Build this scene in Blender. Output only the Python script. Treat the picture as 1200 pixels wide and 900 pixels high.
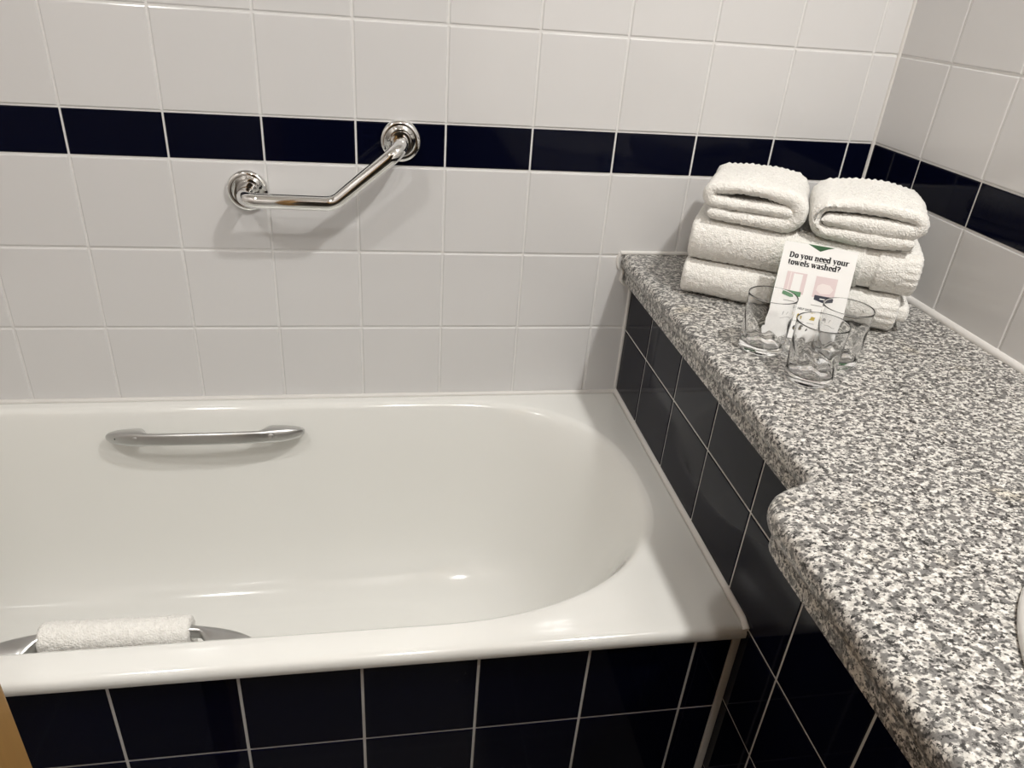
import bpy, bmesh, math, random
import numpy as np
from mathutils import Matrix, Vector

random.seed(7); rng = np.random.default_rng(7)
for o in list(bpy.data.objects): bpy.data.objects.remove(o)
scn = bpy.context.scene
COL = scn.collection

# ------------------------------------------------------------------ camera
# metres; back wall is y=0, z=0 is the tile joint level with the worktop
FLOOR, CEIL = -0.86, 1.54
XL, XR, YB = -1.18, 0.952, -1.75            # left wall, right wall, wall behind the camera
cam_d = bpy.data.cameras.new('camera'); cam = bpy.data.objects.new('camera', cam_d); COL.objects.link(cam)
R = [[0.98506401, -0.15730507, 0.07002864], [-0.01515078, -0.48430331, -0.87476898], [0.1715207, 0.86064245, -0.47945305]]
M4 = Matrix(((R[0][0], -R[1][0], -R[2][0], 0.0383), (R[0][1], -R[1][1], -R[2][1], -1.3089), (R[0][2], -R[1][2], -R[2][2], 0.4514), (0, 0, 0, 1)))
cam.matrix_world = M4
cam_d.sensor_width = 36; cam_d.sensor_fit = 'HORIZONTAL'; cam_d.lens = 869.35 * 36 / 1200
cam_d.clip_start = 0.02; cam_d.clip_end = 50
scn.camera = cam
# ------------------------------------------------------------------ world, exposure
w = bpy.data.worlds.new('room_world'); scn.world = w; w.use_nodes = True
w.node_tree.nodes['Background'].inputs[0].default_value = (1, 0.96, 0.9, 1)
w.node_tree.nodes['Background'].inputs[1].default_value = 0.05
vs = scn.view_settings
vs.view_transform = 'Standard'; vs.look = 'None'; vs.gamma = 1.0; vs.use_curve_mapping = False
vs.exposure = -0.15
LAMPS = [(0.79, -1.02, 17.0, 'round recessed ceiling lamp above the granite worktop'),
         (-0.74, -1.18, 8.5, 'round recessed ceiling lamp towards the left end of the bathtub'),
         (0.12, -1.55, 6.5, 'added round fill lamp in the ceiling just inside the doorway')]  # this third lamp is added frontal fill for walls, towels and shaded tub rim

# ------------------------------------------------------------------ materials
MATS = {}
def nodes_of(name):
    m = bpy.data.materials.new(name); m.use_nodes = True
    nt = m.node_tree; b = nt.nodes['Principled BSDF']; MATS[name] = m
    return m, nt, b
def N(nt, t, **kw):
    n = nt.nodes.new(t)
    for k, v in kw.items():
        if k in n.inputs: n.inputs[k].default_value = v
        else: setattr(n, k, v)
    return n
def simple(name, col, rough, metal=0.0, var=0.04, vscale=6.0, bump=0.0, bscale=40.0, bdist=0.001, coat=0.0, spec=0.5, objvar=0.0):
    m, nt, b = nodes_of(name); L = nt.links.new
    tc = N(nt, 'ShaderNodeTexCoord')
    nz = N(nt, 'ShaderNodeTexNoise', Scale=vscale, Detail=3.0); L(tc.outputs['Object'], nz.inputs['Vector'])
    mp = N(nt, 'ShaderNodeMapRange'); mp.inputs['To Min'].default_value = 1 - var; mp.inputs['To Max'].default_value = 1 + var
    L(nz.outputs['Fac'], mp.inputs['Value'])
    fac = mp.outputs['Result']
    if objvar:
        oi = N(nt, 'ShaderNodeObjectInfo')
        m2 = N(nt, 'ShaderNodeMapRange'); m2.inputs['To Min'].default_value = 1 - objvar; m2.inputs['To Max'].default_value = 1 + objvar
        L(oi.outputs['Random'], m2.inputs['Value'])
        mm = N(nt, 'ShaderNodeMath', operation='MULTIPLY'); L(fac, mm.inputs[0]); L(m2.outputs['Result'], mm.inputs[1]); fac = mm.outputs[0]
    vm = N(nt, 'ShaderNodeVectorMath', operation='SCALE'); vm.inputs[0].default_value = col[:3]; L(fac, vm.inputs['Scale'])
    L(vm.outputs[0], b.inputs['Base Color'])
    b.inputs['Roughness'].default_value = rough; b.inputs['Metallic'].default_value = metal
    b.inputs['Coat Weight'].default_value = coat; b.inputs['Coat Roughness'].default_value = 0.03
    b.inputs['Specular IOR Level'].default_value = spec
    if bump:
        n2 = N(nt, 'ShaderNodeTexNoise', Scale=bscale, Detail=2.0); L(tc.outputs['Object'], n2.inputs['Vector'])
        bp = N(nt, 'ShaderNodeBump', Strength=bump, Distance=bdist); L(n2.outputs['Fac'], bp.inputs['Height']); L(bp.outputs[0], b.inputs['Normal'])
    return m
simple('white_tile', (0.70, 0.69, 0.685), 0.13, var=0.015, bump=0.25, bscale=14, bdist=0.0015, objvar=0.012)
simple('navy_tile', (0.0018, 0.0025, 0.0105), 0.06, spec=0.12, var=0.15, bump=0.2, bscale=10, bdist=0.001, objvar=0.1)
simple('white_grout', (0.75, 0.74, 0.725), 0.8, var=0.08, vscale=20, bump=0.3, bscale=300)
simple('grey_grout', (0.60, 0.585, 0.56), 0.85, var=0.12, vscale=20, bump=0.3, bscale=300)
simple('silicone', (0.72, 0.70, 0.67), 0.4, var=0.05, vscale=15)
simple('enamel', (0.825, 0.82, 0.785), 0.12, var=0.012, coat=0.6, bump=0.03, bscale=5, bdist=0.002)
simple('ceramic', (0.84, 0.83, 0.81), 0.1, var=0.01, coat=0.5)
simple('chrome', (0.82, 0.82, 0.81), 0.06, metal=1.0, var=0.02)
simple('satin_chrome', (0.56, 0.56, 0.55), 0.30, metal=1.0, var=0.05, vscale=30)
simple('dark_hole', (0.02, 0.02, 0.02), 0.6)
simple('paper', (0.84, 0.83, 0.81), 0.6, var=0.01)
simple('paper_green', (0.10, 0.24, 0.12), 0.6, var=0.03)
simple('print_black', (0.012, 0.012, 0.014), 0.6)
simple('print_pink', (0.70, 0.58, 0.58), 0.6, var=0.05)
simple('print_pale', (0.80, 0.72, 0.70), 0.6, var=0.03)
simple('print_navy', (0.015, 0.018, 0.035), 0.6)
simple('print_grey', (0.30, 0.29, 0.28), 0.6)
simple('print_yellow', (0.45, 0.33, 0.03), 0.6)
simple('plaster', (0.80, 0.78, 0.75), 0.9, var=0.02, bump=0.1, bscale=200)
simple('hall_paint', (0.22, 0.19, 0.16), 0.8, var=0.05)
def wood():
    m, nt, b = nodes_of('oak'); L = nt.links.new
    tc = N(nt, 'ShaderNodeTexCoord'); mp = N(nt, 'ShaderNodeMapping'); mp.inputs['Scale'].default_value = (18, 18, 1.2)
    L(tc.outputs['Object'], mp.inputs['Vector'])
    nz = N(nt, 'ShaderNodeTexNoise', Scale=3.0, Detail=5.0, Distortion=0.6); L(mp.outputs[0], nz.inputs['Vector'])
    cr = N(nt, 'ShaderNodeValToRGB'); L(nz.outputs['Fac'], cr.inputs['Fac'])
    cr.color_ramp.elements[0].position = 0.3; cr.color_ramp.elements[0].color = (0.33, 0.18, 0.055, 1)
    cr.color_ramp.elements[1].position = 0.75; cr.color_ramp.elements[1].color = (0.42, 0.24, 0.08, 1)
    L(cr.outputs[0], b.inputs['Base Color']); b.inputs['Roughness'].default_value = 0.35
wood()
def tiled(name, col, grout, rough, sz):
    m, nt, b = nodes_of(name); L = nt.links.new
    tc = N(nt, 'ShaderNodeTexCoord'); br = N(nt, 'ShaderNodeTexBrick')
    br.offset = 0.0; br.inputs['Scale'].default_value = 1.0; br.inputs['Mortar Size'].default_value = 0.002
    br.inputs['Brick Width'].default_value = sz; br.inputs['Row Height'].default_value = sz
    br.inputs['Color1'].default_value = (*col, 1); br.inputs['Color2'].default_value = (*[c * 0.98 for c in col], 1); br.inputs['Mortar'].default_value = (*grout, 1)
    L(tc.outputs['UV'], br.inputs['Vector']); L(br.outputs['Color'], b.inputs['Base Color']); b.inputs['Roughness'].default_value = rough
tiled('far_wall_tiles', (0.76, 0.74, 0.73), (0.7, 0.68, 0.66), 0.15, 0.15)
tiled('floor_tiles', (0.30, 0.28, 0.25), (0.4, 0.4, 0.38), 0.3, 0.3)
def granite():
    m, nt, b = nodes_of('granite'); L = nt.links.new
    tc = N(nt, 'ShaderNodeTexCoord'); mp = N(nt, 'ShaderNodeMapping'); mp.inputs['Rotation'].default_value = (0, 0, 0.2)
    mp.inputs['Scale'].default_value = (0.85, 1.1, 1.1); L(tc.outputs['Object'], mp.inputs['Vector'])
    def cut(scale, lo, hi, det=2.0, ro=0.5):
        n_ = N(nt, 'ShaderNodeTexNoise', Scale=scale, Detail=det, Roughness=ro); L(mp.outputs[0], n_.inputs['Vector'])
        r_ = N(nt, 'ShaderNodeMapRange'); r_.inputs['From Min'].default_value = lo; r_.inputs['From Max'].default_value = hi; L(n_.outputs['Fac'], r_.inputs['Value'])
        return r_.outputs[0]
    def mixc(fac, a_, b_):
        x = N(nt, 'ShaderNodeMix', data_type='RGBA'); L(fac, x.inputs['Factor'])
        for k, c_ in (('A', a_), ('B', b_)):
            if isinstance(c_, tuple): x.inputs[k].default_value = (*c_, 1)
            else: L(c_, x.inputs[k])
        return x.outputs['Result']
    light = mixc(cut(240, 0.36, 0.62), (0.47, 0.45, 0.415), (0.77, 0.75, 0.705))
    g1_ = mixc(cut(112, 0.44, 0.525, 3.0, 0.62), (0.19, 0.185, 0.177), light)
    g2_ = mixc(cut(250, 0.385, 0.46, 2.0), (0.075, 0.072, 0.070), g1_)
    g3_ = mixc(cut(195, 0.385, 0.435, 3.0, 0.7), (0.025, 0.024, 0.023), g2_)
    class mx: outputs = {'Result': g3_}
    # faint cream feldspar patches
    c = N(nt, 'ShaderNodeTexNoise', Scale=16.0, Detail=2.0); L(tc.outputs['Object'], c.inputs['Vector'])
    r3 = N(nt, 'ShaderNodeMapRange'); r3.inputs['From Min'].default_value = 0.62; r3.inputs['From Max'].default_value = 0.75; r3.inputs['To Max'].default_value = 0.5
    L(c.outputs['Fac'], r3.inputs['Value'])
    m2 = N(nt, 'ShaderNodeMix', data_type='RGBA', blend_type='MULTIPLY'); m2.inputs['B'].default_value = (1.0, 0.93, 0.78, 1)
    L(r3.outputs[0], m2.inputs['Factor']); L(mx.outputs['Result'], m2.inputs['A'])
    L(m2.outputs['Result'], b.inputs['Base Color']); b.inputs['Roughness'].default_value = 0.3
granite()
def terry():
    m, nt, b = nodes_of('terry'); L = nt.links.new
    tc = N(nt, 'ShaderNodeTexCoord')
    n1 = N(nt, 'ShaderNodeTexVoronoi', Scale=420.0); L(tc.outputs['Object'], n1.inputs['Vector'])
    n2 = N(nt, 'ShaderNodeTexNoise', Scale=160.0, Detail=3.0); L(tc.outputs['Object'], n2.inputs['Vector'])
    ad = N(nt, 'ShaderNodeMath', operation='ADD'); L(n1.outputs['Distance'], ad.inputs[0]); L(n2.outputs['Fac'], ad.inputs[1])
    bp = N(nt, 'ShaderNodeBump', Strength=0.55, Distance=0.002); L(ad.outputs[0], bp.inputs['Height']); L(bp.outputs[0], b.inputs['Normal'])
    cr = N(nt, 'ShaderNodeValToRGB'); L(n2.outputs['Fac'], cr.inputs['Fac'])
    cr.color_ramp.elements[0].position = 0.3; cr.color_ramp.elements[0].color = (0.80, 0.78, 0.735, 1)
    cr.color_ramp.elements[1].position = 0.7; cr.color_ramp.elements[1].color = (0.88, 0.862, 0.82, 1)
    L(cr.outputs[0], b.inputs['Base Color']); b.inputs['Roughness'].default_value = 1.0; b.inputs['Sheen Weight'].default_value = 0.3
    b.inputs['Specular IOR Level'].default_value = 0.1
terry()
def glass():
    m, nt, b = nodes_of('glass')
    tc = N(nt, 'ShaderNodeTexCoord'); nz = N(nt, 'ShaderNodeTexNoise', Scale=9.0); nt.links.new(tc.outputs['Object'], nz.inputs['Vector'])
    bp = N(nt, 'ShaderNodeBump', Strength=0.01, Distance=0.001); nt.links.new(nz.outputs['Fac'], bp.inputs['Height']); nt.links.new(bp.outputs[0], b.inputs['Normal'])
    b.inputs['Base Color'].default_value = (1, 1, 1, 1); b.inputs['Roughness'].default_value = 0.0
    b.inputs['Transmission Weight'].default_value = 1.0; b.inputs['IOR'].default_value = 1.36
glass()
def lampglow():
    m, nt, b = nodes_of('lamp_diffuser')
    b.inputs['Base Color'].default_value = (0.9, 0.9, 0.88, 1); b.inputs['Emission Color'].default_value = (1, 0.93, 0.84, 1); b.inputs['Emission Strength'].default_value = 6
lampglow()

# ------------------------------------------------------------------ helpers
def link(name, me, mat=None, parent=None, smooth=False):
    o = bpy.data.objects.new(name, me); COL.objects.link(o)
    if mat: me.materials.append(MATS[mat])
    if parent: o.parent = parent
    if smooth: me.polygons.foreach_set('use_smooth', [True] * len(me.polygons))
    return o
def mesh(name, v, f, mat=None, parent=None, smooth=False):
    me = bpy.data.meshes.new(name); me.from_pydata([tuple(map(float, x)) for x in v], [], [tuple(map(int, q)) for q in f]); me.update()
    return link(name, me, mat, parent, smooth)
def autosmooth(o, ang=35):
    me = o.data; me.polygons.foreach_set('use_smooth', [True] * len(me.polygons))
    bm = bmesh.new(); bm.from_mesh(me)
    for e in bm.edges:
        e.smooth = not (len(e.link_faces) == 2 and e.calc_face_angle(0) > math.radians(ang))
    bm.to_mesh(me); bm.free()
    return o
def tag(o, label, cat=None, group=None, kind=None):
    o['label'] = label
    if cat: o['category'] = cat
    if group: o['group'] = group
    if kind: o['kind'] = kind
    return o
def struct(o, label): return tag(o, label, kind='structure')
def empty(name, loc=(0, 0, 0), rotz=0.0):
    o = bpy.data.objects.new(name, None); COL.objects.link(o); o.location = loc; o.rotation_euler = (0, 0, rotz); o.empty_display_size = 0.05
    return o
def boxvf(x0, x1, y0, y1, z0, z1):
    v = [(x, y, z) for z in (z0, z1) for y in (y0, y1) for x in (x0, x1)]
    return v, [(0, 2, 3, 1), (4, 5, 7, 6), (0, 1, 5, 4), (2, 6, 7, 3), (0, 4, 6, 2), (1, 3, 7, 5)]
def box(name, x0, x1, y0, y1, z0, z1, mat, parent=None, bev=0.0, seg=2):
    bm = bmesh.new(); v, f = boxvf(x0, x1, y0, y1, z0, z1); vs_ = [bm.verts.new(p) for p in v]
    for q in f: bm.faces.new([vs_[i] for i in q])
    if bev: bmesh.ops.bevel(bm, geom=bm.edges[:], offset=bev, segments=seg, affect='EDGES', profile=0.6)
    uv = bm.loops.layers.uv.new('UVMap')
    for fc in bm.faces:
        n = fc.normal if fc.normal.length else Vector((0, 0, 1)); fc.normal_update(); n = fc.normal
        for l in fc.loops:
            c = l.vert.co
            l[uv].uv = (c.y, c.z) if abs(n.x) > 0.7 else ((c.x, c.z) if abs(n.y) > 0.7 else (c.x, c.y))
    me = bpy.data.meshes.new(name); bm.to_mesh(me); bm.free()
    o = link(name, me, mat, parent)
    return autosmooth(o) if bev else o
def ringmesh(rings, closed=True, cap0=False, cap1=False):
    n = len(rings[0]); v = [p for r in rings for p in r]; f = []
    for i in range(len(rings) - 1):
        for j in range(n if closed else n - 1):
            k = (j + 1) % n; f.append((i * n + j, i * n + k, (i + 1) * n + k, (i + 1) * n + j))
    if cap0: f.append(tuple(range(n - 1, -1, -1)))
    if cap1: f.append(tuple((len(rings) - 1) * n + j for j in range(n)))
    return v, f
def lathe(name, prof, mat, parent=None, seg=48, sx=1.0, sy=1.0, M=None, closed_prof=False):
    rings = []
    for r, z in prof:
        r = max(r, 1e-5); rings.append([(r * math.cos(2 * math.pi * j / seg) * sx, r * math.sin(2 * math.pi * j / seg) * sy, z) for j in range(seg)])
    if closed_prof: rings.append(rings[0])
    v, f = ringmesh(rings)
    o = mesh(name, v, f, mat, parent)
    bm = bmesh.new(); bm.from_mesh(o.data); bmesh.ops.remove_doubles(bm, verts=bm.verts, dist=1e-6 if not closed_prof else 1e-6); bmesh.ops.recalc_face_normals(bm, faces=bm.faces); bm.to_mesh(o.data); bm.free()
    if M is not None: o.data.transform(M)
    return autosmooth(o, 40)
def spline(pts, n):
    """Catmull-Rom through pts, resampled to n points evenly along its length"""
    P = np.array(pts, float); Q = np.vstack([2 * P[0] - P[1], P, 2 * P[-1] - P[-2]]); out = []
    for i in range(len(P) - 1):
        p0, p1, p2, p3 = Q[i:i + 4]
        for t in np.linspace(0, 1, 24, endpoint=False):
            out.append(0.5 * (2 * p1 + (p2 - p0) * t + (2 * p0 - 5 * p1 + 4 * p2 - p3) * t * t + (3 * p1 - p0 - 3 * p2 + p3) * t ** 3))
    out.append(P[-1]); return resample(np.array(out), n)
def resample(A, n):
    s = np.concatenate([[0], np.cumsum(np.linalg.norm(np.diff(A, axis=0), axis=1))]); t = np.linspace(0, s[-1], n)
    return np.stack([np.interp(t, s, A[:, k]) for k in range(A.shape[1])], 1)
def roundpath(pts, rads, per=10):
    """polyline with its inner corners rounded by arcs"""
    out = [Vector(pts[0])]
    for i in range(1, len(pts) - 1):
        a, b, c = Vector(pts[i - 1]), Vector(pts[i]), Vector(pts[i + 1]); u = (a - b).normalized(); v = (c - b).normalized()
        ang = u.angle(v); d = rads[i - 1] / math.tan(ang / 2); p0 = b + u * d; p1 = b + v * d; cen = b + (u + v).normalized() * (rads[i - 1] / math.sin(ang / 2))
        for k in range(per + 1):
            q = (p0 - cen).normalized().slerp((p1 - cen).normalized(), k / per); out.append(cen + q.normalized() * rads[i - 1])
    out.append(Vector(pts[-1])); return out
def tube(name, path, r, mat, parent=None, seg=16, cap=True):
    P = [Vector(p) for p in path]; rings = []; up = None
    for i, p in enumerate(P):
        t = (P[min(i + 1, len(P) - 1)] - P[max(i - 1, 0)]).normalized()
        if up is None: up = t.orthogonal().normalized()
        up = (up - t * up.dot(t)).normalized(); s = t.cross(up); rr = r[i] if isinstance(r, (list, tuple)) else r
        rings.append([p + (up * math.cos(2 * math.pi * j / seg) + s * math.sin(2 * math.pi * j / seg)) * rr for j in range(seg)])
    v, f = ringmesh(rings, True, cap, cap)
    return autosmooth(mesh(name, v, f, mat, parent), 50)

# ------------------------------------------------------------------ room shell
struct(box('floor', XL - .1, XR + .1, YB - .1, .1, FLOOR - .1, FLOOR, 'floor_tiles'), 'grey tiled bathroom floor')
struct(box('ceiling', XL - .1, XR + .1, YB - .1, .1, CEIL, CEIL + .1, 'plaster'), 'white plaster ceiling')
struct(box('wall_left', XL - .1, XL, YB, 0, FLOOR, CEIL, 'far_wall_tiles'), 'white tiled wall at the far left end of the bathtub')
DX0, DX1, DH = -0.37, 0.42, FLOOR + 2.06
wf = empty('wall_front', (0, YB, FLOOR)); struct(wf, 'white tiled wall with a doorway opposite the bathtub')
for a_ in ((XL - .1, DX0, FLOOR, CEIL), (DX1, XR + .1, FLOOR, CEIL), (DX0, DX1, DH, CEIL)):
    o = box('wall_section', a_[0], a_[1], YB - .1, YB, a_[2], a_[3], 'far_wall_tiles', wf); o.data.transform(Matrix.Translation((0, -YB, -FLOOR)))
for a_ in ((DX0, DX0 + .03, FLOOR, DH), (DX1 - .03, DX1, FLOOR, DH), (DX0, DX1, DH - .03, DH)):
    o = box('door_lining', a_[0], a_[1], YB - .11, YB + .012, a_[2], a_[3], 'oak', wf, .002); o.data.transform(Matrix.Translation((0, -YB, -FLOOR)))
hw_ = empty('wall_hallway', (0, YB - 1.2, FLOOR)); struct(hw_, 'dim hallway beyond the doorway')
for nm_, a_ in (('hallway_floor', (-1.6, 1.6, -.1, 1.1, -.1, 0)), ('hallway_ceiling', (-1.6, 1.6, -.1, 1.1, 2.4, 2.5)), ('hallway_wall', (-1.6, 1.6, -.2, -.1, -.1, 2.5)), ('hallway_wall', (-1.7, -1.6, -.2, 1.1, -.1, 2.5)), ('hallway_wall', (1.6, 1.7, -.2, 1.1, -.1, 2.5)), ('hallway_wall', (-1.6, XL - .1, 1.1, 1.2, -.1, 2.5)), ('hallway_wall', (XR + .1, 1.6, 1.1, 1.2, -.1, 2.5))):
    box(nm_, *a_, 'hall_paint', hw_)
wb = struct(box('wall_back', XL - .1, XR + .1, .0004, .1, FLOOR, CEIL, 'white_grout'), 'long wall of white square tiles with a navy band behind the bathtub')
wr = struct(box('wall_right', XR + .0004, XR + .1, YB, .1, FLOOR, CEIL, 'white_grout'), 'end wall of white square tiles with a navy band beside the worktop')

TILE = {}
def tile_mesh(w_, h_, mat, g, bev):
    """pillow-edged tile lying in XZ, face towards -Y, origin at its centre on the wall plane"""
    key = (round(w_, 4), round(h_, 4), mat)
    if key in TILE: return TILE[key]
    rings = []
    for ins, y in ((0, 0.006), (0, 0.0006), (bev * .35, -0.0006), (bev, -0.0012), ):
        a, b = w_ / 2 - g / 2 - ins, h_ / 2 - g / 2 - ins
        rings.append([(-a, y, -b), (a, y, -b), (a, y, b), (-a, y, b)])
    v, f = ringmesh(rings, True, False, True)
    me = bpy.data.meshes.new('tile'); me.from_pydata(v, [], f); me.materials.append(MATS[mat]); me.update()
    bm = bmesh.new(); bm.from_mesh(me); bmesh.ops.recalc_face_normals(bm, faces=bm.faces); bm.to_mesh(me); bm.free()
    TILE[key] = me; return me
def lay(parent, ulines, vlines, place, matf, rot, g=0.003, bev=0.0022, tilt=0.0016):
    for i in range(len(ulines) - 1):
        for j in range(len(vlines) - 1):
            u0, u1, v0, v1 = ulines[i], ulines[i + 1], vlines[j], vlines[j + 1]
            if abs(u1 - u0) < 0.012 or abs(v1 - v0) < 0.012: continue
            mat = matf(v0, v1)
            o = bpy.data.objects.new('tile', tile_mesh(abs(u1 - u0), abs(v1 - v0), mat, g, bev)); COL.objects.link(o); o.parent = parent
            o.location = place((u0 + u1) / 2, (v0 + v1) / 2)
            o.rotation_euler = (random.uniform(-1, 1) * tilt, 0, rot + random.uniform(-1, 1) * tilt)
def lines(a, b, base, pitch):
    k0 = math.ceil((a - base) / pitch - 1e-6); out = [a]
    while base + k0 * pitch < b - 1e-6:
        if base + k0 * pitch > a + 1e-6: out.append(base + k0 * pitch)
        k0 += 1
    return out + [b]
ROWS = [-0.31, -0.149, 0.0, 0.1535, 0.2272] + [0.2272 + 0.1513 * k for k in range(1, 9)] + [CEIL]
band = lambda a, b: 'navy_tile' if abs(a - 0.1535) < 1e-3 else 'white_tile'
lay(wb, lines(XL, XR - .001, 0.0, 0.15), ROWS, lambda u, v: (u, 0.0, v), band, 0.0)
lay(wr, lines(YB, -0.001, -0.1386, 0.15), ROWS[2:], lambda u, v: (XR, u, v), band, -math.pi / 2)

# tiled front of the bathtub and tiled side of the ledge
SX, FY = 0.523, -0.6438
wa = struct(box('wall_apron', XL, SX - .006, FY + .0002, FY + .06, FLOOR, -0.325, 'grey_grout'), 'navy tiled panel closing the front of the bathtub')
lay(wa, lines(XL, SX - .012, -0.2935, 0.15), [-0.86, -0.766, -0.616, -0.4661, -0.3175], lambda u, v: (u, FY, v), lambda a, b: 'navy_tile', 0.0, g=0.0034, bev=0.0012, tilt=0.0012)
wl = struct(box('wall_ledge', SX + .0002, SX + .03, YB, -.002, FLOOR, -0.0535, 'grey_grout'), 'navy tiled side of the ledge carrying the granite worktop')
lay(wl, lines(YB, -0.003, -0.1346, 0.15), [-0.86, -0.755, -0.605, -0.4535, -0.3025, -0.1556, -0.055], lambda u, v: (SX, u, v), lambda a, b: 'navy_tile', -math.pi / 2, g=0.0034, bev=0.0012, tilt=0.0012)
struct(box('trim_1', SX - .013, SX - .001, FY - .002, FY + .02, FLOOR, -0.318, 'grey_grout', bev=.002), 'wide grout joint where the bath panel meets the ledge')

# ------------------------------------------------------------------ granite worktop
X1, X2 = 0.492, 0.418
edge = [(X1, -0.002), (X1, -0.30), (X1, -0.55), (X1, -0.66), (X1, -0.700)] + [tuple(p) for p in spline([(X1, -0.706), (0.490, -0.716), (0.479, -0.724), (0.456, -0.733), (0.435, -0.746), (0.422, -0.765), (X2, -0.792)], 22)] + [(X2, -0.85), (X2, -1.1), (X2, -1.4), (X2, YB + .003)]
E2 = np.array(edge); T2 = np.gradient(E2, axis=0); T2 /= np.linalg.norm(T2, axis=1)[:, None]
NRM = np.stack([T2[:, 1], -T2[:, 0]], 1)           # points away from the stone (-x)
NRM[0] = NRM[-1] = (-1, 0)
def inset(d): return [tuple(p - n * d) for p, n in zip(E2, NRM)]
wt = empty('granite_worktop', (0.72, -0.87, -0.0535))
tag(wt, 'speckled grey and white granite worktop with a rounded step in its front edge', 'worktop')
off = Matrix.Translation((-0.72, 0.87, 0.0535))
rings = []
for d, z in ((.016, .004), (.010, .0035), (.005, .002), (.0015, -.002), (0, -.009), (.0005, -.015), (.003, -.022), (.007, -.026), (.013, -.028)):
    e = inset(d); rings.append([(x, y, z) for x, y in e] + [(XR - .002, YB + .003, z), (XR - .002, -.002, z)])
v, f = ringmesh(rings, True, True, True)
slab = mesh('slab', v, f, 'granite', wt)
bm = bmesh.new(); bm.from_mesh(slab.data); bmesh.ops.recalc_face_normals(bm, faces=bm.faces); bm.to_mesh(slab.data); bm.free()
# basin cut-out
BC, BA, BB = (0.717, -1.126), 0.2212, 0.268
n = 64
v, f = ringmesh([[(BC[0] + .9 * BA * math.cos(2 * math.pi * j / n), BC[1] + .9 * BB * math.sin(2 * math.pi * j / n), z) for j in range(n)] for z in (-.1, .1)], True, True, True)
cut = mesh('cut', v, f)
slab.parent = None
md = slab.modifiers.new('b', 'BOOLEAN'); md.object = cut; md.operation = 'DIFFERENCE'; md.solver = 'EXACT'
bpy.context.view_layer.update()
nm = bpy.data.meshes.new_from_object(slab.evaluated_get(bpy.context.evaluated_depsgraph_get()))
slab.modifiers.clear(); slab.data = nm; nm.name = 'slab'; bpy.data.objects.remove(cut)
nm.transform(off); slab.parent = wt; autosmooth(slab, 40)
outer, inner = inset(.0105), inset(.034)
rings = [[(x, y, z) for x, y in e] for e, z in ((inner, -.0275), (inset(.0125), -.0275), (outer, -.030), (outer, -.0505), (inset(.013), -.053), (inner, -.053), (inner, -.0275))]
v, f = ringmesh(rings, False)
m_ = len(E2); f += [tuple(k * m_ for k in range(6)), tuple(k * m_ + m_ - 1 for k in range(5, -1, -1))]
ap = mesh('edge_strip', v, f, 'granite', wt); ap.data.transform(off)
bm = bmesh.new(); bm.from_mesh(ap.data); bmesh.ops.remove_doubles(bm, verts=bm.verts, dist=1e-6); bmesh.ops.recalc_face_normals(bm, faces=bm.faces); bm.to_mesh(ap.data); bm.free(); autosmooth(ap, 40)

# silicone joints
def bead(name, path, r, label, mat='silicone'): struct(tube(name, path, r, mat, seg=10), label)
bead('trim_2', [(0.489, -.001, .006), (0.6, -.001, .006), (XR - .004, -.001, .006)], .0045, 'white silicone joint between worktop and long tiled wall')
bead('trim_3', [(XR - .001, -.004, .005), (XR - .001, -.8, .005), (XR - .001, YB + .01, .005)], .0085, 'white silicone joint between worktop and end wall')
bead('trim_4', [tuple(p) for p in spline([(0.489, -.001, .006), (0.486, -.001, -.008), (0.489, -.001, -.022), (0.498, -.001, -.030), (0.498, -.001, -.048), (0.506, -.001, -.056), (0.519, -.001, -.062)], 30)] + [(0.5205, -.001, -.1), (0.5205, -.001, -.290)], .0040, 'white silicone joint running down the end of the ledge')
bead('trim_5', [(SX - .001, -.003, -.296), (SX - .001, -.3, -.296), (SX - .001, -.640, -.296), (SX - .002, -.654, -.302)], .0065, 'white silicone joint between bathtub rim and ledge')
bead('trim_6', [(XL, -.002, -.2985), (-.3, -.002, -.2985), (SX - .004, -.002, -.2985)], .0055, 'thin white silicone joint between bathtub rim and long wall')
bead('trim_7', [(XR - .001, -.001, .010), (XR - .001, -.001, .5), (XR - .001, -.001, CEIL)], .0045, 'white silicone joint in the corner of the two tiled walls')

# ------------------------------------------------------------------ bathtub
tubx0, tubx1, tuby0, tuby1, RIM = XL + .002, SX - .0015, -0.655, -0.0015, -0.298
bt = empty('bathtub', (-0.33, -0.33, -0.70)); tag(bt, 'white enamel bathtub set against the tiled wall', 'bathtub')
TOFF = Matrix.Translation((0.33, 0.33, 0.70))
def outline(cx0, cx1, cy0, cy1, ax, nb, nf, per=44, straight=40):
    """closed curve: right rounded end, front straight, left end, back straight"""
    yc = (cy0 + cy1) / 2; b = (cy1 - cy0) / 2; pts = []
    def endc(cx, s):
        L = []
        for k in range(per + 1):
            t = math.pi / 2 - math.pi * k / per
            c, s_ = math.cos(t), math.sin(t); mix = (s_ + 1) / 2; nn = nf + (nb - nf) * mix
            L.append((cx + s * ax * abs(c) ** (2 / nn), yc + b * math.copysign(abs(s_) ** (2 / nn), s_)))
        return L
    Rr = endc(cx1 - ax, 1); Ll = endc(cx0 + ax, -1)[::-1]
    for p in Rr: pts.append(p)
    for k in range(1, straight): t = k / straight; pts.append((Rr[-1][0] + (Ll[0][0] - Rr[-1][0]) * t, cy0))
    for p in Ll: pts.append(p)
    for k in range(1, straight): t = k / straight; pts.append((Ll[-1][0] + (Rr[0][0] - Ll[-1][0]) * t, cy1))
    return np.array(pts)
O = outline(-1.09, 0.478, -0.610, -0.030, 0.37, 2.75, 2.2)
B = outline(-0.98, 0.17, -0.46, -0.20, 0.24, 2.75, 2.2)
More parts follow.
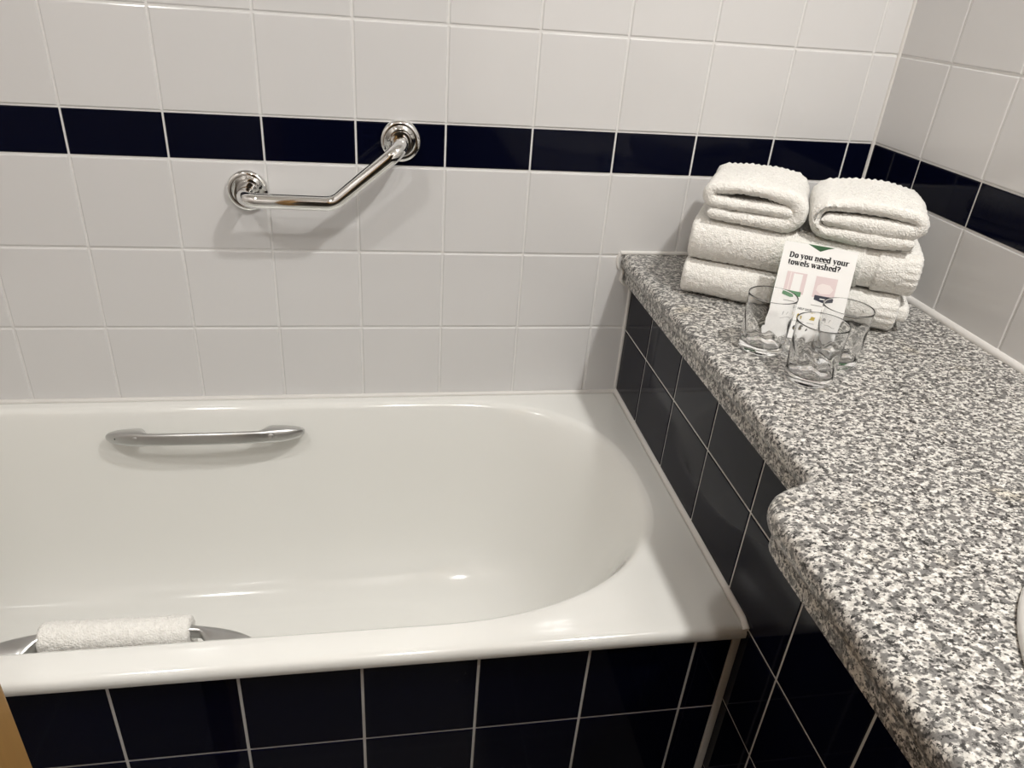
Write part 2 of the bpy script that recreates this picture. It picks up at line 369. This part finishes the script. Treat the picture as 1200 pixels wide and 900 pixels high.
cx, cy = (tubx0 + tubx1) / 2, (tuby0 + tuby1) / 2; hw, hh = (tubx1 - tubx0) / 2, (tuby1 - tuby0) / 2
def rect(ins):
    a, b = hw - ins, hh - ins; out = []
    for x, y in O:
        dx, dy = x - cx, y - cy; k = min(a / max(abs(dx), 1e-9), b / max(abs(dy), 1e-9)); out.append([cx + dx * k, cy + dy * k])
    out = np.array(out)
    for sx_ in (-1, 1):
        for sy_ in (-1, 1):
            c = np.array([cx + sx_ * a, cy + sy_ * b]); i = np.argmin(np.linalg.norm(out - c, axis=1)); out[i] = c
    return out
def lvl(P, z): return [(x, y, z) for x, y in P]
rings = [lvl(rect(.014), -.3195), lvl(rect(.003), -.3195), lvl(rect(0), -.316), lvl(rect(0), -.308), lvl(rect(.0012), -.3035), lvl(rect(.004), -.300), lvl(rect(.009), RIM - .0003), lvl(rect(.014), RIM)]
R0 = rect(.014)
prof = spline([(0, 0), (.012, .0012), (.026, .006), (.042, .017), (.062, .040), (.09, .082), (.125, .145), (.165, .23), (.225, .38), (.30, .56), (.40, .75), (.52, .875), (.68, .955), (.84, .99), (1, 1)], 60)
FL = -0.680
# flat rim, then over the roll into the bowl
Oo = O + (R0 - O) * 0.04
for t in (0.3, 0.6, 1.0): rings.append(lvl(R0 + (Oo - R0) * t, RIM - .0002 * t))
for h, vv in prof: rings.append(lvl(O + (B - O) * h, RIM - .0005 + (FL - RIM) * vv))
bc = B.mean(axis=0)
for t, dz in ((.4, -.002), (.75, -.004), (.999, -.005)): rings.append(lvl(B + (bc - B) * t, FL + dz))
v, f = ringmesh(rings, True, False, True)
tubm = mesh('tub_shell', v, f, 'enamel', bt); tubm.data.transform(TOFF)
bm = bmesh.new(); bm.from_mesh(tubm.data); bmesh.ops.recalc_face_normals(bm, faces=bm.faces)
if sum(fc.normal.z * fc.calc_area() for fc in bm.faces) < 0: bmesh.ops.reverse_faces(bm, faces=bm.faces)
bm.to_mesh(tubm.data); bm.free(); autosmooth(tubm, 60)

def grip(loc, rx, flip, roll=0.0):
    H = 0.176; st = np.concatenate([np.linspace(-H, -.165, 8), np.linspace(-.16, -.09, 24), np.linspace(-.085, .085, 22), np.linspace(.09, .16, 24), np.linspace(.165, H, 8)]); rings = []
    for x in st:
        t = min(abs(x) / (H + .0006), 1)
        yf = 0.004 + 0.030 * (1 - t ** 3.2) ** 0.6 + 0.006 * (1 - t * t)
        k = min(max((abs(x) - .095) / .022, 0), 1); k = k * k * (3 - 2 * k); yb = (yf - .011) * (1 - k) - .006 * k
        hz = (0.0105 + 0.004 * k) * max(1 - t ** 7, 0.0) ** 0.5 + .001
        c, a = (yf + yb) / 2, max((yf - yb) / 2, .001); r = []
        for j in range(20):
            th = 2 * math.pi * j / 20; cc, ss = math.cos(th), math.sin(th)
            r.append((x, c + a * math.copysign(abs(cc) ** .6, cc), hz * math.copysign(abs(ss) ** .6, ss)))
        rings.append(r)
    v, f = ringmesh(rings, True, True, True)
    g = mesh('grip_handle', v, f, 'satin_chrome', bt)
    bm = bmesh.new(); bm.from_mesh(g.data); bmesh.ops.recalc_face_normals(bm, faces=bm.faces); bm.to_mesh(g.data); bm.free(); autosmooth(g, 50)
    g.matrix_local = TOFF @ Matrix.Translation(loc) @ Matrix.Rotation(roll, 4, 'Y') @ Matrix.Rotation(math.pi if not flip else 0, 4, 'Z') @ Matrix.Rotation(rx, 4, 'X')
    for s in (-1, 1):
        c = lathe('screw_cap', [(0, .0015), (.004, .0015), (.0055, .0008), (.006, -.001)], 'satin_chrome', g, 20, M=Matrix.Translation((s * .118, 0.0316, 0)) @ Matrix.Rotation(-math.pi / 2, 4, 'X'))
    c = lathe('screw_hole', [(0, .0006), (.0016, .0006), (.0018, -.002)], 'dark_hole', g, 12, M=Matrix.Translation((.155, 0.0207, 0)) @ Matrix.Rotation(-math.pi / 2, 4, 'X'))
    return g
g1 = grip((-0.287, -0.066, -0.338), 0.30, False); g1['label'] = 'satin chrome grip handle on the far inner side of the bathtub'
g2 = grip((-0.305, -0.572, -0.357), 0.30, True, 0.03); g2['label'] = 'satin chrome grip handle on the near inner side of the bathtub'

# ------------------------------------------------------------------ angled grab rail on the wall
gr = empty('grab_rail', (-0.05, 0, 0.15)); tag(gr, 'angled chrome grab rail mounted on the tiled wall above the bathtub', 'grab rail')
GO = Matrix.Translation((0.05, 0, -0.15))
PA, PE, PB_ = (-0.181, 0.106), (-0.037, 0.104), (0.074, 0.197); D = -0.066
pth = roundpath([(PA[0], -.006, PA[1]), (PA[0], D, PA[1]), (PE[0], D, PE[1]), (PB_[0], D, PB_[1]), (PB_[0], -.006, PB_[1])], [.026, .035, .026], 12)
o = tube('rail_tube', pth, .0125, 'chrome', gr, 28); o.data.transform(GO)
for (x, z) in (PA, PB_):
    Mx = GO @ Matrix.Translation((x, -.0008, z)) @ Matrix.Rotation(math.pi / 2, 4, 'X')
    fl = lathe('flange', [(.034, -.001), (.0345, .003), (.0335, .007), (.031, .0095), (.027, .0105), (.0245, .0095), (.021, .0075), (.017, .0068), (.0126, .0068)], 'chrome', gr, 56, M=Mx)
    lathe('collar', [(.0175, .0065), (.0175, .0095), (.0165, .0108), (.0126, .0110)], 'chrome', fl, 40, M=Mx)

# ------------------------------------------------------------------ towels
def fold_towel(name, strips, M, mat='terry', parent=None, res=0.0023, seed=1, amp=0.0011, low=0.002):
    """strips: list of (path2d, thickness, w0, w1, hems) ; local axes (w along, u across, v up)"""
    r_ = np.random.default_rng(seed); V, F = [], []; base = 0
    for path, t, w0, w1, hems in strips:
        A = np.array(path, float); Ln = np.sum(np.linalg.norm(np.diff(A, axis=0), axis=1)); n = max(24, int(Ln / res)); A = resample(A, n)
        T = np.gradient(A, axis=0); T /= np.linalg.norm(T, axis=1)[:, None]; Nn = np.stack([-T[:, 1], T[:, 0]], 1)
        s = np.linspace(0, Ln, n); e = np.clip(np.minimum(s, Ln - s) / (t / 2), 0, 1); thk = t / 2 * np.sqrt(np.clip(1 - (1 - e) ** 2, 0.02, 1))
        loop = np.vstack([A + Nn * thk[:, None], (A - Nn * thk[:, None])[::-1]]); nrm = np.vstack([Nn, -Nn[::-1]]); sl = np.concatenate([s, s[::-1]]); m = len(loop)
        cen = np.vstack([A, A[::-1]])
        K = max(8, int((w1 - w0) / res)); W = np.linspace(w0, w1, K)
        rows = []
        for k, wv in enumerate(W):
            ew = min(wv - w0, w1 - wv) / (t / 2); sh = math.sqrt(max(1 - (1 - min(ew, 1)) ** 2, 0.05))
            P = cen + (loop - cen) * sh
            lo = low * (np.sin(31 * wv + 40 * sl + seed) * .5 + np.sin(57 * wv - 23 * sl + 2 * seed) * .35 + np.sin(17 * sl + 11 * wv + seed * 3) * .6)
            hi = r_.uniform(-1, 1, m) * amp; d = lo * .5
            for h0, h1, kind in hems:
                if h0 <= wv <= h1:
                    if kind == 'rib': hi = hi * .3 + .0011 * np.sin(2 * math.pi * sl / .0095)
                    else: hi = hi * .1 - .0030
            P = P + nrm * (d + hi)[:, None]
            rows.append(np.column_stack([np.full(m, wv) + r_.uniform(-1, 1, m) * amp * .5, P]))
        V += [q for r in rows for q in r.tolist()]
        jj = np.arange(m); j2 = (jj + 1) % m; kk_ = (np.arange(K - 1) * m + base)[:, None]
        F += np.stack([kk_ + jj, kk_ + j2, kk_ + m + j2, kk_ + m + jj], -1).reshape(-1, 4).tolist()
        for kk, fl in ((0, False), (K - 1, True)):
            for j in range(n - 1):
                q = (base + kk * m + j, base + kk * m + j + 1, base + kk * m + m - 2 - j, base + kk * m + m - 1 - j); F.append(q if fl else q[::-1])
        base += K * m
    o = mesh(name, V, F, mat, parent, True)
    bm = bmesh.new(); bm.from_mesh(o.data); bmesh.ops.recalc_face_normals(bm, faces=bm.faces); bm.to_mesh(o.data); bm.free()
    o.data.polygons.foreach_set('use_smooth', [True] * len(o.data.polygons))
    o.matrix_world = M
    return o
A30 = math.radians(30); E1 = Vector((math.cos(A30), -math.sin(A30), 0)); E2v = Vector((math.sin(A30), math.cos(A30), 0)); F0 = Vector((0.529, -0.206, 0))
def frame(o, a, b, c=Vector((0, 0, 1))):
    return Matrix(((a.x, b.x, c.x, o.x), (a.y, b.y, c.y, o.y), (a.z, b.z, c.z, o.z), (0, 0, 0, 1)))
def uturn(c, r, a0, a1, n=10, k=1.0): return [(c[0] + k * r * math.cos(a0 + (a1 - a0) * i / n), c[1] + r * math.sin(a0 + (a1 - a0) * i / n)) for i in range(n + 1)]
def bath_profile(H, t, dep, x0=0.0):
    """outer wrap with its fold to the front (u=0) and an inner fold"""
    r = (H - t) / 2; c = (x0 + t / 2 + r * .75, H / 2)
    o_ = [(x0 + dep, t / 2)] + uturn(c, r, -math.pi / 2, -3 * math.pi / 2, 16, .75) + [(x0 + dep, H - t / 2)]
    r2 = r - t; c2 = (x0 + t / 2 + r * .75 + .004, H / 2)
    i_ = [(x0 + dep - .01, H / 2 - r2)] + uturn(c2, r2, -math.pi / 2, -3 * math.pi / 2, 10) + [(x0 + dep - .01, H / 2 + r2)]
    return o_, i_
H1, H2 = 0.0575, 0.0675
o_, i_ = bath_profile(H1, .0145, .185)
t1 = fold_towel('bath_towel', [(o_, .0145, 0.0, .333, [(.305, .335, 'rib')]), (i_, .0135, .004, .350, [(.325, .36, 'rib')])], frame(F0 + Vector((0, 0, .0062)), E1, E2v), seed=3)
tag(t1, 'white folded bath towel at the bottom of the stack on the granite', 'towel', 'folded white towels stacked on the worktop')
o_, i_ = bath_profile(H2, .017, .185)
t2 = fold_towel('bath_towel', [(o_, .017, 0.0, .345, [(.262, .283, 'flat'), (.322, .35, 'rib')]), (i_, .0155, .004, .338, [])], frame(F0 + E1 * .001 + Vector((0, 0, .0062 + H1 + .0015)), E1, E2v), seed=5)
tag(t2, 'white folded bath towel with a woven border strip, second from the bottom of the stack', 'towel', 'folded white towels stacked on the worktop')
def hand_profile(W_, t, mirror, H):
    zb, zt = t / 2, H - t / 2; zm = zt - t - .0008; R_ = (zt - zb) / 2
    p = [(.014, zb + .003), (.05, zb)] + [(W_ * .55, zb - .0)] + uturn((W_ - t / 2 - R_, (zb + zt) / 2), R_, -math.pi / 2, math.pi / 2, 14)
    p += [(W_ * .62, zt + .004), (W_ * .36, zt + .0045)]
    r3 = (zt - zm) / 2
    p += uturn((t / 2 + r3 + .002, (zm + zt) / 2), r3, math.pi / 2, 3 * math.pi / 2, 10)
    p += [(W_ * .4, zm - .001), (W_ * .68, zm + .0), (W_ - t / 2 - R_ + .012, zm - .001)]
    p = np.array(p)
    if mirror: p[:, 0] = W_ - p[:, 0]
    return p
ZT = .0062 + H1 + H2 + .003
t3 = fold_towel('hand_towel', [(hand_profile(.160, .0205, False, .062), .0205, 0.0, .180, [(.165, .19, 'rib')])], frame(F0 + E1 * .006 + E2v * .004 + Vector((0, 0, ZT)), E2v, E1), seed=8, low=.0042)
tag(t3, 'small white towel folded in three, top left of the stack', 'towel', 'folded white towels stacked on the worktop')
t4 = fold_towel('hand_towel', [(hand_profile(.168, .0205, True, .062), .0205, 0.0, .172, [(.160, .19, 'rib')])], frame(F0 + E1 * .170 + E2v * .002 + Vector((0, 0, ZT)), E2v, E1), seed=11, low=.0045)
tag(t4, 'small white towel folded in three, top right of the stack nearest the corner', 'towel', 'folded white towels stacked on the worktop')
# towel hanging over the near grip handle
pb = [(-.548, -.47), (-.5515, -.40), (-.552, -.362)] + [(-.538 + .0145 * math.cos(a), -.352 + .0145 * math.sin(a)) for a in np.linspace(math.pi, 0, 12)] + [(-.5225, -.362), (-.520, -.42), (-.516, -.50)]
Mtow = Matrix.Translation((-.305, 0, -.352)) @ Matrix.Rotation(0.03, 4, 'Y') @ Matrix.Translation((.305, 0, .352))
t5 = fold_towel('bath_mat', [(pb, .014, -.408, -.221, [])], Mtow, seed=15, low=.0015)
tag(t5, 'white terry bath mat draped over the near grip handle of the bathtub', 'bath mat')

# ------------------------------------------------------------------ towel card
CB = Vector((0.6105, -0.3574, 0.0045)); CW, CA, CH = 0.105, 0.070, 0.126; SL = math.hypot(CA, CH)
cu = (E2v * CA + Vector((0, 0, CH))).normalized(); cn = E1.cross(cu).normalized()
card = empty('towel_card', CB); tag(card, 'white folded card asking about washing towels, leaning before the towel stack', 'card')
CM = Matrix(((E1.x, cu.x, cn.x, 0), (E1.y, cu.y, cn.y, 0), (E1.z, cu.z, cn.z, 0), (0, 0, 0, 1)))
def plate(name, poly, z0, z1, mat, parent, M=CM):
    n = len(poly); v = [(x, y, z1) for x, y in poly] + [(x, y, z0) for x, y in poly]
    f = [tuple(range(n)), tuple(range(2 * n - 1, n - 1, -1))] + [(i + n, (i + 1) % n + n, (i + 1) % n, i) for i in range(n)]
    o = mesh(name, v, f, mat, parent); o.data.transform(M)
    bm = bmesh.new(); bm.from_mesh(o.data); bmesh.ops.recalc_face_normals(bm, faces=bm.faces); bm.to_mesh(o.data); bm.free()
    return o
notch = [(CW * .68, SL - .0), (CW * .60, SL - .003), (CW * .50, SL - .0085), (CW * .40, SL - .004), (CW * .32, SL - .0)]
plate('front_panel', [(0, 0), (CW, 0), (CW, SL)] + notch + [(0, SL)], 0, .0006, 'paper', card)
# rear panel slopes back down from the top fold to the stone
top = cu * SL; foot = E2v * (CA + .020); bu = (top - foot).normalized(); bn = E1.cross(bu).normalized(); bl = (top - foot).length
BM = Matrix(((E1.x, bu.x, bn.x, foot.x), (E1.y, bu.y, bn.y, foot.y), (E1.z, bu.z, bn.z, foot.z + .0002), (0, 0, 0, 1)))
plate('rear_panel', [(0, 0), (CW, 0), (CW, bl - .0002), (0, bl - .0002)], -.0006, 0, 'paper_green', card, BM)
Z1 = .0007
def print_rect(name, x0, x1, y0, y1, mat, parent=card, z=Z1): return plate(name, [(x0, y0), (x1, y0), (x1, y1), (x0, y1)], z - .00008, z + .00008, mat, parent)

# a small bold serif alphabet drawn with a broad nib (x-height 1)
def arc(cx, cy, rx, ry, a0, a1, n=14): return [(cx + rx * math.cos(math.radians(a0 + (a1 - a0) * i / n)), cy + ry * math.sin(math.radians(a0 + (a1 - a0) * i / n))) for i in range(n + 1)]
sf = lambda x, y, w=.2: ([(x - w, y), (x + w, y)], 's')
G = {
 'D': (1.25, [([(.25, 0), (.25, 1.38)], 'v'), (arc(.45, .69, .55, .66, 90, -90), 'n'), ([(.1, .03), (.5, .03)], 's'), ([(.1, 1.35), (.5, 1.35)], 's')]),
 'o': (.92, [(arc(.46, .5, .30, .47, 0, 360, 22), 'n')]),
 'y': (.95, [([(.2, .97), (.5, .05)], 'v'), ([(.8, .97), (.46, -.1), (.34, -.36), (.18, -.38)], 's'), sf(.2, .97), sf(.8, .97, .15)]),
 'u': (1.05, [([(.25, .97), (.25, .3)], 'v'), (arc(.47, .3, .24, .27, 180, 330), 'n'), ([(.78, .97), (.78, 0)], 'v'), sf(.2, .97, .15), sf(.73, .97, .14), sf(.85, .03, .12)]),
 'n': (1.05, [([(.25, 0), (.25, .97)], 'v'), (arc(.52, .68, .25, .26, 160, 0), 'n'), ([(.77, .68), (.77, 0)], 'v'), sf(.25, .03), sf(.77, .03), sf(.17, .97, .12)]),
 'e': (.85, [(arc(.44, .5, .29, .47, 0, 310, 20), 'n'), ([(.2, .53), (.70, .53)], 's')]),
 'd': (1.05, [(arc(.42, .48, .27, .45, 30, 330, 18), 'n'), ([(.77, 0), (.77, 1.45)], 'v'), sf(.68, 1.45, .14), sf(.86, .03, .12)]),
 'r': (.78, [([(.25, 0), (.25, .97)], 'v'), (arc(.55, .66, .25, .28, 165, 60), 'n'), sf(.25, .03), sf(.17, .97, .12)]),
 't': (.66, [([(.30, 1.28), (.30, .25)], 'v'), (arc(.47, .24, .17, .2, 180, 300), 's'), ([(.08, .95), (.58, .95)], 's')]),
 'w': (1.35, [([(.18, .97), (.42, .05)], 'v'), ([(.44, .05), (.68, .9)], 's'), ([(.64, .95), (.90, .05)], 'v'), ([(.92, .05), (1.15, .95)], 's'), sf(.18, .97, .16), sf(.62, .97, .14), sf(1.15, .97, .14)]),
 'l': (.55, [([(.28, 0), (.28, 1.45)], 'v'), sf(.28, .03), sf(.2, 1.45, .13)]),
 's': (.75, [(arc(.38, .73, .22, .22, 40, 270), 'n') , (arc(.38, .26, .22, .23, 90, -140), 'n')]),
 'a': (.92, [(arc(.40, .70, .24, .25, 160, 0), 'n'), ([(.64, .72), (.64, .05)], 'v'), (arc(.38, .27, .20, .24, 60, 330), 'n'), sf(.76, .03, .11)]),
 'h': (1.08, [([(.25, 0), (.25, 1.45)], 'v'), (arc(.52, .68, .25, .26, 160, 0), 'n'), ([(.77, .68), (.77, 0)], 'v'), sf(.25, .03), sf(.77, .03), sf(.17, 1.45, .12)]),
 '?': (.80, [(arc(.38, 1.07, .24, .29, 170, -50), 'n'), ([(.50, .80), (.38, .60), (.38, .40)], 'n'), ([(.38, .06), (.38, .14)], 'v')]),
 ' ': (.45, []),
}
def lettering(name, text, x, y, size, mat, parent, z=Z1):
    V, F = [], []; px = x
    for ch in text:
        adv, strokes = G[ch]
        for pts, kd in strokes:
            nw, nh = {'v': (.36, .04), 'n': (.34, .13), 's': (.11, .12)}[kd]
            for a, b in zip(pts[:-1], pts[1:]):
                cs = [(q[0] + sx_ * nw / 2, q[1] + sy_ * nh / 2) for q in (a, b) for sx_ in (-1, 1) for sy_ in (-1, 1)]
                cs = sorted(set((round(c[0], 5), round(c[1], 5)) for c in cs)); hull = []
                for seq in (cs, cs[::-1]):
                    part = []
                    for c in seq:
                        while len(part) > 1 and (part[-1][0] - part[-2][0]) * (c[1] - part[-2][1]) - (part[-1][1] - part[-2][1]) * (c[0] - part[-2][0]) <= 1e-9: part.pop()
                        part.append(c)
                    hull += part[:-1]
                i0 = len(V); V += [(px + c[0] * size, y + c[1] * size, z) for c in hull]; F.append(tuple(range(i0, i0 + len(hull))))
        px += adv * size
    o = mesh(name, V, F, mat, parent); o.data.transform(CM); return o, px
fs = .0061
_, xe = lettering('heading_line', 'Do you ', .0105, SL - .0235, fs, 'print_black', card)
_, xe2 = lettering('heading_word', 'need', xe, SL - .0235, fs, 'print_black', card)
print_rect('underline', xe + .001, xe2 - .001, SL - .0252, SL - .0247, 'print_black')
lettering('heading_line', ' your', xe2, SL - .0235, fs, 'print_black', card)
lettering('heading_line', 'towels washed?', .0105, SL - .0345, fs, 'print_black', card)
# two pink pictures with ribbon captions
pic = print_rect('picture', .0135, .0425, SL - .077, SL - .045, 'print_pink')
print_rect('picture_towel', .0235, .0365, SL - .074, SL - .047, 'paper', pic, Z1 + .0001); print_rect('picture_rail', .0185, .0200, SL - .076, SL - .046, 'print_pale', pic, Z1 + .0001)
pic = print_rect('picture', .0555, .0860, SL - .077, SL - .045, 'print_pink')
plate('picture_towel', [(.059, SL - .066), (.066, SL - .071), (.079, SL - .069), (.083, SL - .062), (.077, SL - .056), (.066, SL - .055), (.060, SL - .059)], Z1, Z1 + .0002, 'print_pale', pic)
def ribbon(x0, x1, y0, y1, mat): return plate('ribbon', [(x0, y0 + .002), ((x0 + x1) / 2, y0 - .001), (x1, y0 + .002), (x1, y1), (x0, y1)], Z1 + .0001, Z1 + .0003, mat, card)
rb = ribbon(.0135, .0395, SL - .0825, SL - .0735, 'paper_green'); print_rect('caption', .023, .030, SL - .0790, SL - .0775, 'paper', rb, Z1 + .0004)
rb = ribbon(.0590, .0850, SL - .0825, SL - .0735, 'print_navy'); print_rect('caption', .067, .077, SL - .0790, SL - .0775, 'paper', rb, Z1 + .0004)
for x0, x1, y in ((.018, .036, .0885), (.057, .078, .0885)): print_rect('small_print', x0, x1, SL - y - .001, SL - y, 'print_grey')
def bfont(name, txt, x, y, size, mat, off=0.0):
    cu_ = bpy.data.curves.new(name, 'FONT'); cu_.body = txt; cu_.size = size; cu_.offset = off
    to = bpy.data.objects.new(name, cu_); COL.objects.link(to); bpy.context.view_layer.update()
    me = bpy.data.meshes.new_from_object(to.evaluated_get(bpy.context.evaluated_depsgraph_get())); bpy.data.objects.remove(to)
    me.transform(CM @ Matrix.Translation((x, y, Z1))); me.materials.clear(); return link(name, me, mat, card)
bfont('slogan', 'HELP SAVE:', .040, SL - .0990, .0042, 'print_black', .00012)
for i, (x, m) in enumerate(((.020, 'print_grey'), (.029, 'print_grey'), (.0415, 'print_yellow'), (.058, 'print_yellow'), (.076, 'print_grey'), (.087, 'print_grey'))):
    y = SL - .112
    if m == 'print_yellow' and i == 3: poly = [(x, y), (x + .008, y), (x + .009, y + .005), (x + .003, y + .0055), (x + .002, y + .002)]
    elif m == 'print_yellow': poly = [(x, y - .001), (x + .003, y - .001), (x + .0035, y + .005), (x + .0015, y + .007), (x, y + .005)]
    else: poly = [(x, y), (x + .0012, y), (x + .0028, y + .005), (x + .0016, y + .005)]
    plate('icon', poly, Z1 - .0001, Z1 + .0001, m, card)
    print_rect('small_print', x - .002, x + .009, y - .0055, y - .0047, 'print_grey')
sl_ = plate('seal', [(.0435 + .0042 * math.cos(a), SL - .1275 + .0042 * math.sin(a)) for a in np.linspace(0, 2 * math.pi, 24, endpoint=False)], Z1 - .0001, Z1 + .0001, 'print_black', card)
for a in range(3):
    th = math.radians(90 + 120 * a); plate('seal_mark', [(.0435 + .0026 * math.cos(th + d) * k, SL - .1275 + .0026 * math.sin(th + d) * k) for d, k in ((-.35, 1), (.35, 1), (0, .25))], Z1, Z1 + .0003, 'print_yellow', sl_)
plate('badge', [(.0565, SL - .132), (.0590, SL - .132), (.0590, SL - .1235), (.0578, SL - .122), (.0565, SL - .1235)], Z1 - .0001, Z1 + .0001, 'print_black', card)
for k in range(3): print_rect('small_print', .0600, .0690 - .002 * (k == 1), SL - .1255 - .0026 * k, SL - .1245 - .0026 * k, 'print_grey')

# ------------------------------------------------------------------ drinking glasses
def tumbler(x, y, rot, label):
    g = empty('drinking_glass', (x, y, .0046), rot); tag(g, label, 'glass', 'drinking glasses on the worktop')
    Ht, seg = .083, 72; rb_, rt = .0312, .0340
    R_o = lambda z: rb_ + (rt - rb_) * z / Ht
    rings = []
    def ring(r, z, am=0.0): return [((r + am * math.sin(9 * a_ + z * 150)) * math.cos(a_) if am else r * math.cos(a_), (r + am * math.sin(9 * a_ + z * 150)) * math.sin(a_) if am else r * math.sin(a_), z) for a_ in [2 * math.pi * j / seg for j in range(seg)]]
    for r, z in ((.001, .0012), (.024, .0010), (.0275, 0), (.0300, .0005), (.0312, .002)): rings.append(ring(r, z))
    for z in np.linspace(.004, Ht - .002, 26): rings.append(ring(R_o(z), z))
    for d, z in ((.00015, Ht - .0004), (.0005, Ht), (.0009, Ht - .0004)): rings.append(ring(R_o(Ht) - d, z))
    for z in np.linspace(Ht - .002, .0125, 26):
        k = min(max((.058 - z) / .018, 0), 1); rings.append(ring(R_o(z) - .0011 - .0010 * k, z, .0005 * k))
    for r, z in ((.0265, .0100), (.022, .0088), (.012, .0082), (.001, .0080)): rings.append(ring(r, z))
    v, f = ringmesh(rings, True, True, True)
    o = mesh('glass_body', v, f, 'glass', g, True)
    bm = bmesh.new(); bm.from_mesh(o.data); bmesh.ops.recalc_face_normals(bm, faces=bm.faces); bm.to_mesh(o.data); bm.free()
    o.data.polygons.foreach_set('use_smooth', [True] * len(o.data.polygons))
tumbler(.581, -.409, .2, 'clear drinking glass at the left, in front of the card\'s left edge')
tumbler(.605, -.503, 1.1, 'clear drinking glass nearest the viewer, front middle of the three')
tumbler(.672, -.452, 2.3, 'clear drinking glass at the right, partly behind the front glass')

# ------------------------------------------------------------------ washbasin
wbn = empty('washbasin', (BC[0], BC[1], .004)); tag(wbn, 'white oval ceramic washbasin let into the granite worktop', 'washbasin')
pr = [(1.0, .0004), (1.004, .005), (1.0, .010), (.985, .0135), (.965, .0135), (.94, .011), (.915, .004), (.895, -.012), (.86, -.045), (.78, -.09), (.60, -.125), (.30, -.138), (.10, -.142), (.10, -.152), (.32, -.148), (.64, -.135), (.83, -.098), (.875, -.045), (.885, -.012), (.885, -.0004)]
lathe('bowl', pr, 'ceramic', wbn, 96, BA, BB, closed_prof=True)
lathe('drain', [(0, -.137), (.012, -.137), (.021, -.135), (.0235, -.1375), (.020, -.160), (0, -.160)], 'chrome', wbn, 32)

# ------------------------------------------------------------------ door leaf at the lower left
dv = Vector((-0.16, -1, 0)).normalized(); dn = Vector((-dv.y, dv.x, 0))   # along the leaf; dn points to +x side
dn = Vector((1, -0.16, 0)).normalized()
dr = empty('door_1', (-0.232, -0.90, FLOOR)); struct(dr, 'light oak door leaf standing open at the lower left')
DM = Matrix(((dv.x, -dn.x, 0, 0), (dv.y, -dn.y, 0, 0), (0, 0, 1, 0), (0, 0, 0, 1)))
def dbox(name, *a, mat='oak', bev=.0012):
    o = box(name, *a, mat, dr, bev); o.data.transform(DM); return o
dbox('leaf', .002, .78, .0, .040, .008, 2.02); dbox('edge_lipping', 0.0, .006, .0012, .0388, .008, 2.02)
hd = dbox('lever_handle', .05, .17, -.055, -.040, 1.02, 1.04, mat='satin_chrome', bev=.005)
dbox('handle_rose', .045, .085, -.042, .0005, 1.01, 1.05, mat='satin_chrome', bev=.004)

# ------------------------------------------------------------------ ceiling lamps
for x, y, watt, lb in LAMPS:
    l = empty('ceiling_lamp', (x, y, CEIL)); tag(l, lb, 'lamp', 'recessed ceiling lamps')
    lathe('trim_ring', [(.062, -.001), (.062, -.006), (.066, -.010), (.082, -.008), (.086, -.003), (.086, -.0005)], 'chrome', l, 48)
    lathe('diffuser', [(0, -.003), (.061, -.003)], 'lamp_diffuser', l, 32)
    ld = bpy.data.lights.new('lamp_light', 'AREA'); ld.shape = 'DISK'; ld.size = .10; ld.energy = watt; ld.color = (1.0, 0.982, 0.945); ld.spread = math.radians(160)
    lo = bpy.data.objects.new('lamp_light', ld); COL.objects.link(lo); lo.parent = l; lo.location = (0, 0, -.012)
